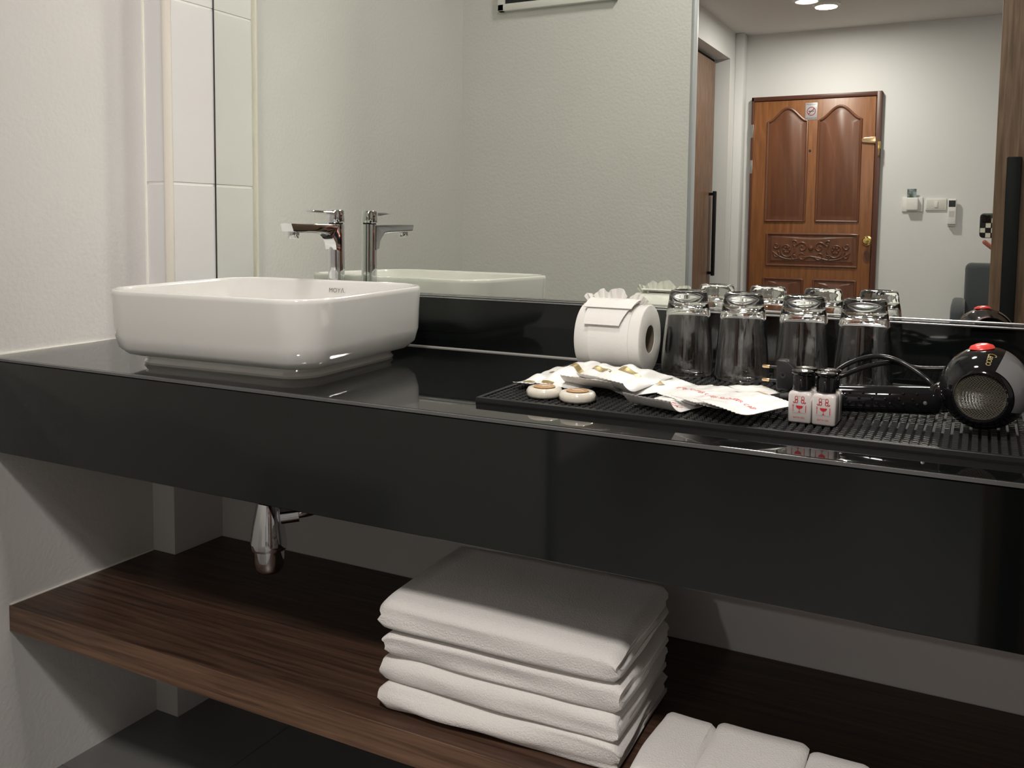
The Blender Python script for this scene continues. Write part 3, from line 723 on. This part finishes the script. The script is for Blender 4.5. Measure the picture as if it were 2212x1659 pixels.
# revolve about an axis pointing to the viewer (-Y), slightly tilted
DM = Matrix.Translation(DC) @ Matrix.Rotation(.10, 4, 'X') @ Matrix.Rotation(-.10, 4, 'Z')
def dry(b, name, m_, **kw):
    b.v = [tuple(DM @ Vector(p)) for p in b.v]; o = b.build(name, m_, **kw); return sub(o, hd)
hp = [(.0265, -.0365), (.0285, -.0405), (.0305, -.0395), (.036, -.034), (.042, -.024), (.0460, -.010), (DR, .004), (.0465, .018), (.043, .034), (.036, .055), (.031, .075), (.0295, .092), (.0275, .092), (.0275, .07)]
dry(B().lathe(hp, 64, 'y'), 'housing', m_blackp, smooth=True, angle=40)
dry(B().lathe([(0, -.0335), (.010, -.0338), (.02, -.0352), (.0268, -.0372), (.0268, -.036), (0, -.032)], 48, 'y'), 'intake_backing', m_dark, smooth=True)
gr = B()
for k in range(-17, 18):
    z = k*.0015; hw = math.sqrt(max(0, .0265**2-z*z))
    n = max(3, int(hw*2/.0016)); y0 = lambda x: -.0385+.0012*((x*x+z*z)/.0265**2)
    pts = [(-hw+2*hw*i/n, y0(-hw+2*hw*i/n), z+.00035*(1 if i % 2 else -1)) for i in range(n+1)]
    gr.tube(pts, .00042, 4, cap=False)
dry(gr, 'intake_grille', m_mesh)
# grey side cover: part of the revolve offset outwards
def shell(pr, a0, a1, off, n=26):
    rings = []
    for i in range(n+1):
        a = a0+(a1-a0)*i/n
        rings.append([((r+off)*math.cos(a), h, (r+off)*math.sin(a)) for r, h in pr])
    b = B(); k = len(pr); v = [p for r in rings for p in r]; f = []
    for i in range(n):
        for j in range(k-1): f.append((i*k+j, (i+1)*k+j, (i+1)*k+j+1, i*k+j+1))
    return b.add(v, f)
dry(shell([(.0335, -.0372), (.036, -.034), (.039, -.0300), (.042, -.024), (.0445, -.0175), (.0460, -.010), (.0472, -.003), (DR, .004), (.0465, .018), (.043, .034)], math.radians(-24), math.radians(66), .0009), 'side_cover', m_greyp, smooth=True)
o = ob('button', *(lambda b: (b.v, b.f))(B().lathe([(0, .0075), (.008, .0068), (.0145, .0038), (.0165, 0), (0, -.004)], 32)), m_redp, smooth=True, angle=60)
o.location = (DC.x-.004, DC.y+.004, DC.z+DR-.0002); o.rotation_euler = (.05, -.12, .3); o.scale = (.84, .7, .7); sub(o, hd)
v, f = text_verts('Ceeoo', .0125, .72)
# lettering wraps the shell near the top, reading downwards
vv = []
for p in v:
    a = math.radians(66)-(-(p.x)-.0+.0)/DR*1.0; a = math.radians(70)-(p.x+.008)/.044
    r_, h_ = .0445, -.0135+p.y*1.2
    rr = np.interp(h_, [-.034, -.024, -.010, .004], [.036, .042, .046, .0475])
    # place along the outline from button down the front
    ang = math.radians(80)
    vv.append((rr, h_, p.x))
LT = []
for p in v:
    s_ = .038-(.0-p.x)*0
    d_ = p.x+.019              # distance along the front slope from the top
    h_ = -.0075-max(0, d_)*.80  # moves towards the viewer
    rr = np.interp(h_, [-.0395, -.034, -.024, -.010, .004], [.0305, .036, .042, .046, .0475])+.0006
    a = math.radians(80)-p.y/.042
    LT.append(tuple(DM @ Vector((rr*math.cos(a), h_, rr*math.sin(a)))))
sub(ob('lettering', LT, f, m_gold), hd)
# handle folded to the left
H0 = Vector((-.034, -.287, .867)); H1 = Vector((-.205, -.296, .8578))
hn = B(); rings = []; dvec = (H1-H0).normalized(); side = dvec.cross(Vector((0, 0, 1))).normalized(); upv = side.cross(dvec)
for t, a, b in ((0, .006, .008), (.01, .012, .015), (.06, .0158, .0175), (.5, .0155, .0172), (.9, .0150, .0165), (.97, .013, .0145), (1, .007, .008)):
    c = H0.lerp(H1, t); rings.append([c+side*a*math.cos(2*PI*k/24)+upv*b*math.sin(2*PI*k/24) for k in range(24)])
sub(hn.loft(rings).build('handle', m_blackp, smooth=True, angle=50), hd)
kn = B()
rnd = random.Random(2)
for row, (ang, off) in enumerate(((35, 0), (12, .5), (-8, 0))):
    for k in range(7):
        t = .16+.62*(k+off*.6)/7; c = H0.lerp(H1, t); a = math.radians(ang)
        # viewer side is -Y
        sd = side if side.y < 0 else -side
        nrm = (sd*math.cos(a)*.0157+upv*math.sin(a)*.0174)
        p = c+nrm; kn.lathe([(0, .0019), (.0013, .0014), (.0019, 0), (.0013, -.0014), (0, -.0019)], 10, 'z', tuple(p))
sub(kn.build('grip_dots', m_blackp, smooth=True), hd)
hg = B().lathe([(.012, -.011), (.0175, -.009), (.0185, 0), (.0175, .009), (.012, .011)], 32, 'y', (-.034, -.287, .872))
sub(hg.build('hinge', m_blackp, smooth=True), hd)
# screw on the handle
sub(B().lathe([(0, -.0008), (.0022, -.0006), (.0026, .001)], 14, 'y', (-.052, -.3035, .866)).build('screw', m_steel, smooth=True), hd)
# cord: strain relief, loop left, back behind bottles and glasses
cz = ZM+.0042
cpts = [(-.203, -.296, .857), (-.222, -.297, .8555), (-.240, -.290, .8505), (-.243, -.268, .848), (-.225, -.240, .848), (-.19, -.235, .855), (-.172, -.225, .876), (-.150, -.2, .892), (-.120, -.18, .900), (-.09, -.18, .895), (-.055, -.20, .877), (-.03, -.20, .852), (.02, -.19, .848), (.06, -.17, .85), (.075, -.14, .868), (.045, -.125, .892), (0.0, -.15, .893), (-.03, -.16, .888), (-.07, -.165, .886), (-.10, -.17, .892), (-.135, -.19, .885), (-.165, -.205, .872), (-.19, -.195, .866), (-.212, -.196, .866)]
sub(B().tube(spline(cpts, 10), .0034, 12).build('power_cord', m_cord, smooth=True), hd)
sub(B().tube([(-.200, -.296, .857), (-.212, -.2965, .8565), (-.222, -.297, .8555)], [.007, .0058, .0048], 14).build('cord_sleeve', m_blackm, smooth=True, angle=50), hd)
PX = Vector((-.240, -.196, .866))
pg = B().prism([(-.246, .8475), (-.228, .8475), (-.222, .853), (-.212, .860), (-.212, .872), (-.222, .880), (-.232, .889), (-.246, .889)], 'y', -.205, -.186)
pl_ = pg.build('plug', m_blackm, bevel=.0022, seg=3); sub(pl_, hd)
for z in (.8585, .8775):
    o = B().tube([(-.246, -.196, z), (-.257, -.196, z)], .0021, 12).build('pin_sleeve', m_blackm, smooth=True, angle=50); sub(o, pl_)
    o = B().tube([(-.257, -.196, z), (-.2655, -.196, z), (-.267, -.196, z)], [.0023, .0023, .0014], 12).build('pin', m_goldlock, smooth=True, angle=50); sub(o, pl_)
rb = B()
for k in range(4): rb.box(-.2215+.0028*k, -.2202+.0028*k, -.2062, -.205, .855, .876)
sub(rb.build('grip_ribs', m_blackm), pl_)
sub(B().lathe([(.0045, 0), (.0045, -.0006), (.0036, -.0008), (0, .0006)], 20, 'y', (-.237, -.205, .868)).build('screw_recess', m_dark, smooth=True), pl_)

# ================================================================== TOWELS
def towel(name, x0, x1, y0, y1, z0, h, seed, rot=0, layers=2, sag=0, bulge=.0):
    """folded terry towel: nested U folds, rounded fold at the front (y0)"""
    prof_out = []
    n = 12
    def u_ribbon(yf, zc, H_, th, yb, y_in):
        """outline (closed) of a U ribbon, fold at yf, half height H_ , thickness th"""
        out = []; nn = 26
        for i in range(nn+1): out.append((yb+(yf+H_-yb)*i/nn, zc+H_))
        for i in range(1, n): a = PI/2+PI*i/n; out.append((yf+H_-H_*abs(math.cos(a))**.7, zc+H_*math.copysign(abs(math.sin(a))**.62, math.sin(a))))
        for i in range(nn+1): out.append((yf+H_+(yb-yf-H_)*i/nn, zc-H_))
        ins = []; hi = H_-th
        for i in range(nn+1): ins.append((yb+(yf+H_-yb)*i/nn, zc+hi))
        for i in range(1, n): a = PI/2+PI*i/n; ins.append((yf+H_-hi*.98*abs(math.cos(a))**.7, zc+hi*math.copysign(abs(math.sin(a))**.62, math.sin(a))))
        for i in range(nn+1): ins.append((yf+H_+(yb-yf-H_)*i/nn, zc-hi))
        return out, ins
    b = B(); c_ = (Vector(((x0+x1)/2, (y0+y1)/2, 0))); R_ = Matrix.Rotation(rot, 3, 'Z')
    nxs = 44; zc = z0+h/2
    def warp(x, y, z, which):
        tz = (z-z0)/h
        n1 = noise.noise(Vector((x*5+seed, y*6, seed*1.7+tz*.8))); n2 = noise.noise(Vector((x*14+seed*2, y*12, tz*2.5+seed)))
        n3 = noise.noise(Vector((x*4+seed*3, tz*3., seed)))
        dz = (.0060*n1+.0022*n2)*tz
        fr = max(0, 1-(y-y0)/.05)
        dy = (.010*n3+.003*n2)*fr
        dx = (.005*noise.noise(Vector((y*8, z*60, seed*2)))+.002*n2)*(1 if abs(x-c_.x) > (x1-x0)*.42 else 0)*(1 if x > c_.x else -1)
        # rounded side ends
        e = min(x-x0, x1-x)
        if e < .012: dz -= (tz-.5)*h*.35*(1-e/.012)**2
        dz -= sag*tz*max(0, (y0+.09-y)/.09)*(.4+.6*(x-x0)/(x1-x0)) if sag else 0
        p = R_ @ (Vector((x+dx, y+dy, 0))-c_)+c_
        return (p.x, p.y, z+dz)
    specs = [(y0, h/2, h*.235, y1)]
    if layers > 1: specs.append((y0+h*.26, h/2-h*.25, h*.235, y1-.012))
    for (yf, H_, th, yb) in specs:
        o_, i_ = u_ribbon(yf, zc, H_, th, yb, 0)
        loop = o_+i_[::-1]
        rings = []
        for k in range(nxs+1):
            x = x0+(x1-x0)*k/nxs
            rings.append([warp(x, y, z, 0) for y, z in loop])
        # end caps as strips between outer and inner outlines
        m_ = len(loop); v = [p for r in rings for p in r]; f = []
        for i in range(nxs):
            for k in range(m_): f.append((i*m_+k, i*m_+(k+1) % m_, (i+1)*m_+(k+1) % m_, (i+1)*m_+k))
        for base in (0, nxs*m_):
            no = len(o_)
            for k in range(no-1): f.append((base+k, base+k+1, base+m_-2-k, base+m_-1-k))
        b.add(v, f)
    return b.build(name, m_terry, smooth=True, angle=70)
TL = [('white folded bath towel at the bottom of the stack on the shelf', .0400), ('white folded bath towel, second from the bottom of the stack', .0392), ('white folded bath towel, third from the bottom of the stack', .0392), ('white folded bath towel on top of the stack, drooping at the front', .0540)]
z = ZSH+.0005
for i, (lb, h) in enumerate(TL):
    dx = [0, -.002, .003, -.002][i]; dy = [0, .004, .003, .0][i]
    o = towel('bath_towel', -.760+dx, -.393+dx*.5, -.425+dy, -.195+dy*.5, z, h, i*7.3+2, [.03, .02, .035, .025][i], sag=.012 if i == 3 else 0)
    tag(o, lb, 'towel', 'stacked white bath towels'); z += h+.0002
HL = [(-.366, -.294, 'white folded face towel on the shelf, nearest the towel stack'), (-.292, -.172, 'white folded face towel on the shelf, wide middle one of three side by side'), (-.170, -.095, 'white folded face towel on the shelf, farthest from the towel stack')]
for i, (a, b, lb) in enumerate(HL):
    o = towel('face_towel', a, b, -.448, -.287, ZSH+.0005, .034, 40+i*3.1, 0, 2)
    tag(o, lb, 'towel', 'white face towels lying flat side by side')

# ================================================================== PHOTOGRAPHER
ph = empty('phone', (.062, -1.497, 1.055), 'phone in a black and cream checkered case held up to the mirror', 'phone')
phx0, phx1, phz0, phz1, phy = -.0085, .139, 1.052, 1.124, -1.4975
pc = [(phx0+(phx1-phx0)/2+x, phz0+(phz1-phz0)/2+y_) for x, y_ in rrect((phx1-phx0)/2, (phz1-phz0)/2, .011, 6)]
sub(B().prism(pc, 'y', phy-.009, phy).build('phone_case', m_checkb, bevel=.0015), ph)
ck = B(); cs = .0142
for i in range(13):
    for j in range(6):
        if (i+j) % 2 == 0: continue
        xa = phx0+.001+i*cs; za = phz0+.001+j*cs
        if i < 2 and j >= 3: continue
        if xa+cs > phx1: continue
        ck.box(xa+.0006, xa+cs-.0006, phy-.0001, phy+.0004, za+.0006, za+cs-.0006)
sub(ck.build('case_checks', m_checkw), ph)
sub(B().prism([(.0070+x, 1.1085+y_) for x, y_ in rrect(.0115, .0115, .005, 5)], 'y', phy, phy+.0020).build('camera_bump', m_blackp, bevel=.0006), ph)
for (x, z_) in ((.0022, 1.1135), (.0122, 1.1085), (.0022, 1.1035)):
    sub(B().lathe([(.0043, .0020), (.0043, .0034), (.0036, .0034), (0, .0028)], 20, 'y', (x, phy, z_)).build('lens', m_blackp, smooth=True), ph)

# ---- person holding the phone, mostly hidden behind the sliding door in the mirror
def skinned(name, nodes, edges, m_, parent=None, sub_=2):
    me = bpy.data.meshes.new(name); me.from_pydata([n[0] for n in nodes], edges, [])
    o = bpy.data.objects.new(name, me); COL.objects.link(o)
    md = o.modifiers.new('skin', 'SKIN'); md.use_smooth_shade = True
    if not me.skin_vertices: return o
    for i, n in enumerate(nodes):
        r = n[1]; me.skin_vertices[0].data[i].radius = r if isinstance(r, tuple) else (r, r)
    me.skin_vertices[0].data[0].use_root = True
    ss = o.modifiers.new('subdivision', 'SUBSURF'); ss.levels = sub_; ss.render_levels = sub_
    me.materials.append(m_)
    if parent: sub(o, parent)
    return o
pe = empty('person', (.40, -1.86, 0), 'person in dark top and grey trousers holding up the checkered phone', 'person')
bx, by = .40, -1.86
nd = [((bx, by, .92), (.15, .10)), ((bx, by, 1.10), (.13, .09)), ((bx, by, 1.28), (.15, .10)), ((bx, by+.01, 1.40), (.10, .07)), ((bx, by+.03, 1.47), (.052, .052)), ((bx, by+.06, 1.54), (.05, .055))]
ed = [(0, 1), (1, 2), (2, 3), (3, 4), (4, 5)]
def chain(start, pts):
    k = start
    for p, r in pts:
        nd.append((p, r)); ed.append((k, len(nd)-1)); k = len(nd)-1
    return k
for sx in (-1, 1):
    chain(0, [((bx+sx*.09, by, .80), .085), ((bx+sx*.10, by+.01, .48), .055), ((bx+sx*.10, by-.02, .28), .052), ((bx+sx*.10, by, .10), .034), ((bx+sx*.10, by+.02, .05), .036), ((bx+sx*.11, by+.15, .035), .032)])
# near arm: shoulder, elbow, wrist, palm
wl = chain(3, [((bx-.15, by+.01, 1.36), .055), ((bx-.20, by+.06, 1.12), .042), ((bx-.205, by+.22, 1.02), .034), ((.135, -1.555, 1.005), .026), ((.110, -1.535, 1.010), (.030, .016))])
for i, (a, b, c) in enumerate((((.075, -1.520, 1.005), (.030, -1.512, 1.022), (.001, -1.505, 1.0445)), ((.085, -1.522, 1.022), (.055, -1.517, 1.035), (.030, -1.5125, 1.045)), ((.095, -1.525, 1.04), (.075, -1.520, 1.06), (.060, -1.5165, 1.080)), ((.108, -1.528, 1.05), (.100, -1.522, 1.075), (.090, -1.5165, 1.10)))):
    chain(wl, [(a, .0095), (b, .0085), (c, .0068)])
chain(wl, [((.135, -1.522, 1.03), .0115), ((.150, -1.512, 1.055), .0095), ((.152, -1.508, 1.08), .008)])
wr = chain(3, [((bx+.15, by+.01, 1.36), .055), ((bx+.21, by+.05, 1.12), .042), ((bx+.12, by+.24, 1.03), .034), ((.235, -1.57, 1.02), .026), ((.205, -1.545, 1.03), (.030, .016))])
for a, b, c in (((.185, -1.528, 1.02), (.165, -1.518, 1.03), (.152, -1.511, 1.042)), ((.183, -1.528, 1.045), (.163, -1.520, 1.055), (.150, -1.5135, 1.062)), ((.183, -1.530, 1.065), (.160, -1.522, 1.078), (.148, -1.5165, 1.086)), ((.188, -1.532, 1.08), (.165, -1.524, 1.098), (.150, -1.5165, 1.108))):
    chain(wr, [(a, .0095), (b, .0085), (c, .0068)])
chain(wr, [((.19, -1.522, 1.06), .0115), ((.172, -1.506, 1.085), .0095), ((.158, -1.5035, 1.10), .008)])
skinned('body', nd, ed, m_skin, pe)
sn = [((bx, by, .90), (.165, .118)), ((bx, by, 1.10), (.15, .108)), ((bx, by, 1.28), (.165, .115)), ((bx, by+.01, 1.41), (.11, .08)),
      ((bx-.155, by+.01, 1.37), .066), ((bx-.20, by+.06, 1.14), .054), ((bx+.155, by+.01, 1.37), .066), ((bx+.21, by+.05, 1.14), .054)]
skinned('shirt', sn, [(0, 1), (1, 2), (2, 3), (3, 4), (4, 5), (3, 6), (6, 7)], m_cloth, pe)
tn = [((bx, by, .94), (.16, .115)), ((bx-.09, by, .80), .10), ((bx-.10, by+.01, .48), .075), ((bx-.10, by, .12), .062), ((bx+.09, by, .80), .10), ((bx+.10, by+.01, .48), .075), ((bx+.10, by, .12), .062)]
skinned('trousers', tn, [(0, 1), (1, 2), (2, 3), (0, 4), (4, 5), (5, 6)], m_trous, pe)
hc = Vector((bx, by+.07, 1.61)); hv = []; hf = []; nu, nv = 32, 24
for j in range(nv+1):
    for i in range(nu):
        th = PI*j/nv; ph_ = 2*PI*i/nu
        x, y, z = math.sin(th)*math.cos(ph_), math.sin(th)*math.sin(ph_), math.cos(th)
        f_ = max(0, y); w_ = .074*(1-.22*max(0, -z)**1.5)
        yy = .092*y; zz = .112*z
        yy += .022*f_*math.exp(-((x/.16)**2+((z+.12)/.2)**2))      # nose
        yy -= .010*f_*(math.exp(-(((x-.38)/.2)**2+((z-.05)/.12)**2))+math.exp(-(((x+.38)/.2)**2+((z-.05)/.12)**2)))
        yy += .006*f_*math.exp(-((x/.3)**2+((z+.5)/.07)**2))
        hv.append((hc.x+w_*x, hc.y+yy, hc.z+zz))
for j in range(nv):
    for i in range(nu): hf.append((j*nu+i, j*nu+(i+1) % nu, (j+1)*nu+(i+1) % nu, (j+1)*nu+i))
sub(ob('head', hv, hf, m_skin, smooth=True, angle=180), pe)
for sx in (-1, 1):
    sub(B().lathe([(0, -.004), (.010, -.003), (.012, 0), (0, .004)], 16, 'x', (hc.x+sx*.074, hc.y-.005, hc.z-.005)).build('ear', m_skin, smooth=True), pe)
    sub(B().lathe([(0, .010), (.006, .008), (.0095, 0), (.006, -.008), (0, -.010)], 16, 'z', (hc.x+sx*.028, hc.y+.0755, hc.z+.006)).build('eye', m_white, smooth=True), pe)
sub(B().tube([(hc.x-.02, hc.y+.082, hc.z-.056), (hc.x, hc.y+.088, hc.z-.058), (hc.x+.02, hc.y+.082, hc.z-.056)], .004, 8).build('mouth', mat('lips', (.3, .1, .09, 1), .5), smooth=True), pe)
kv = [(hc.x+(p[0]-hc.x)*1.10, hc.y-.006+(p[1]-hc.y)*1.10, hc.z+.006+(p[2]-hc.z)*1.10) for p in hv]
kf = [q for q in hf if all((kv[t][1] < hc.y+.03 or kv[t][2] > hc.z+.070) and kv[t][2] > hc.z-.09 for t in q)]
sub(ob('hair', kv, kf, m_hair, smooth=True, angle=180), pe)

# the countertop falls slightly towards the front; everything standing on it follows
T = Matrix.Translation((0, -.485, ZC)) @ Matrix.Rotation(.0134, 4, 'X') @ Matrix.Translation((0, .485, -ZC))
def follow(o, drop=0):
    mw = Matrix.Translation((0, 0, -drop)) @ T @ Matrix.LocRotScale(o.location, o.rotation_euler, o.scale)
    o.location, q_, o.scale = mw.decompose(); o.rotation_euler = q_.to_euler()
for o in list(COL.objects):
    if o.parent: continue
    k = o.name.split('.')[0]
    if k in ('wash_basin', 'faucet', 'bar_mat', 'glass_tumbler', 'toilet_roll', 'soap_bar', 'kit_packet', 'shower_cap_packet', 'toiletry_bottle', 'hair_dryer'):
        if k == 'faucet': o.scale = (1, 1, .978)
        if k == 'wash_basin': o.scale = (1, 1, .975)
        follow(o)
for o in ct.children:
    if o.name.split('.')[0] in ('countertop', 'joint_sealant'):
        bm = bmesh.new(); bm.from_mesh(o.data); bm.transform(T); bm.to_mesh(o.data); bm.free()
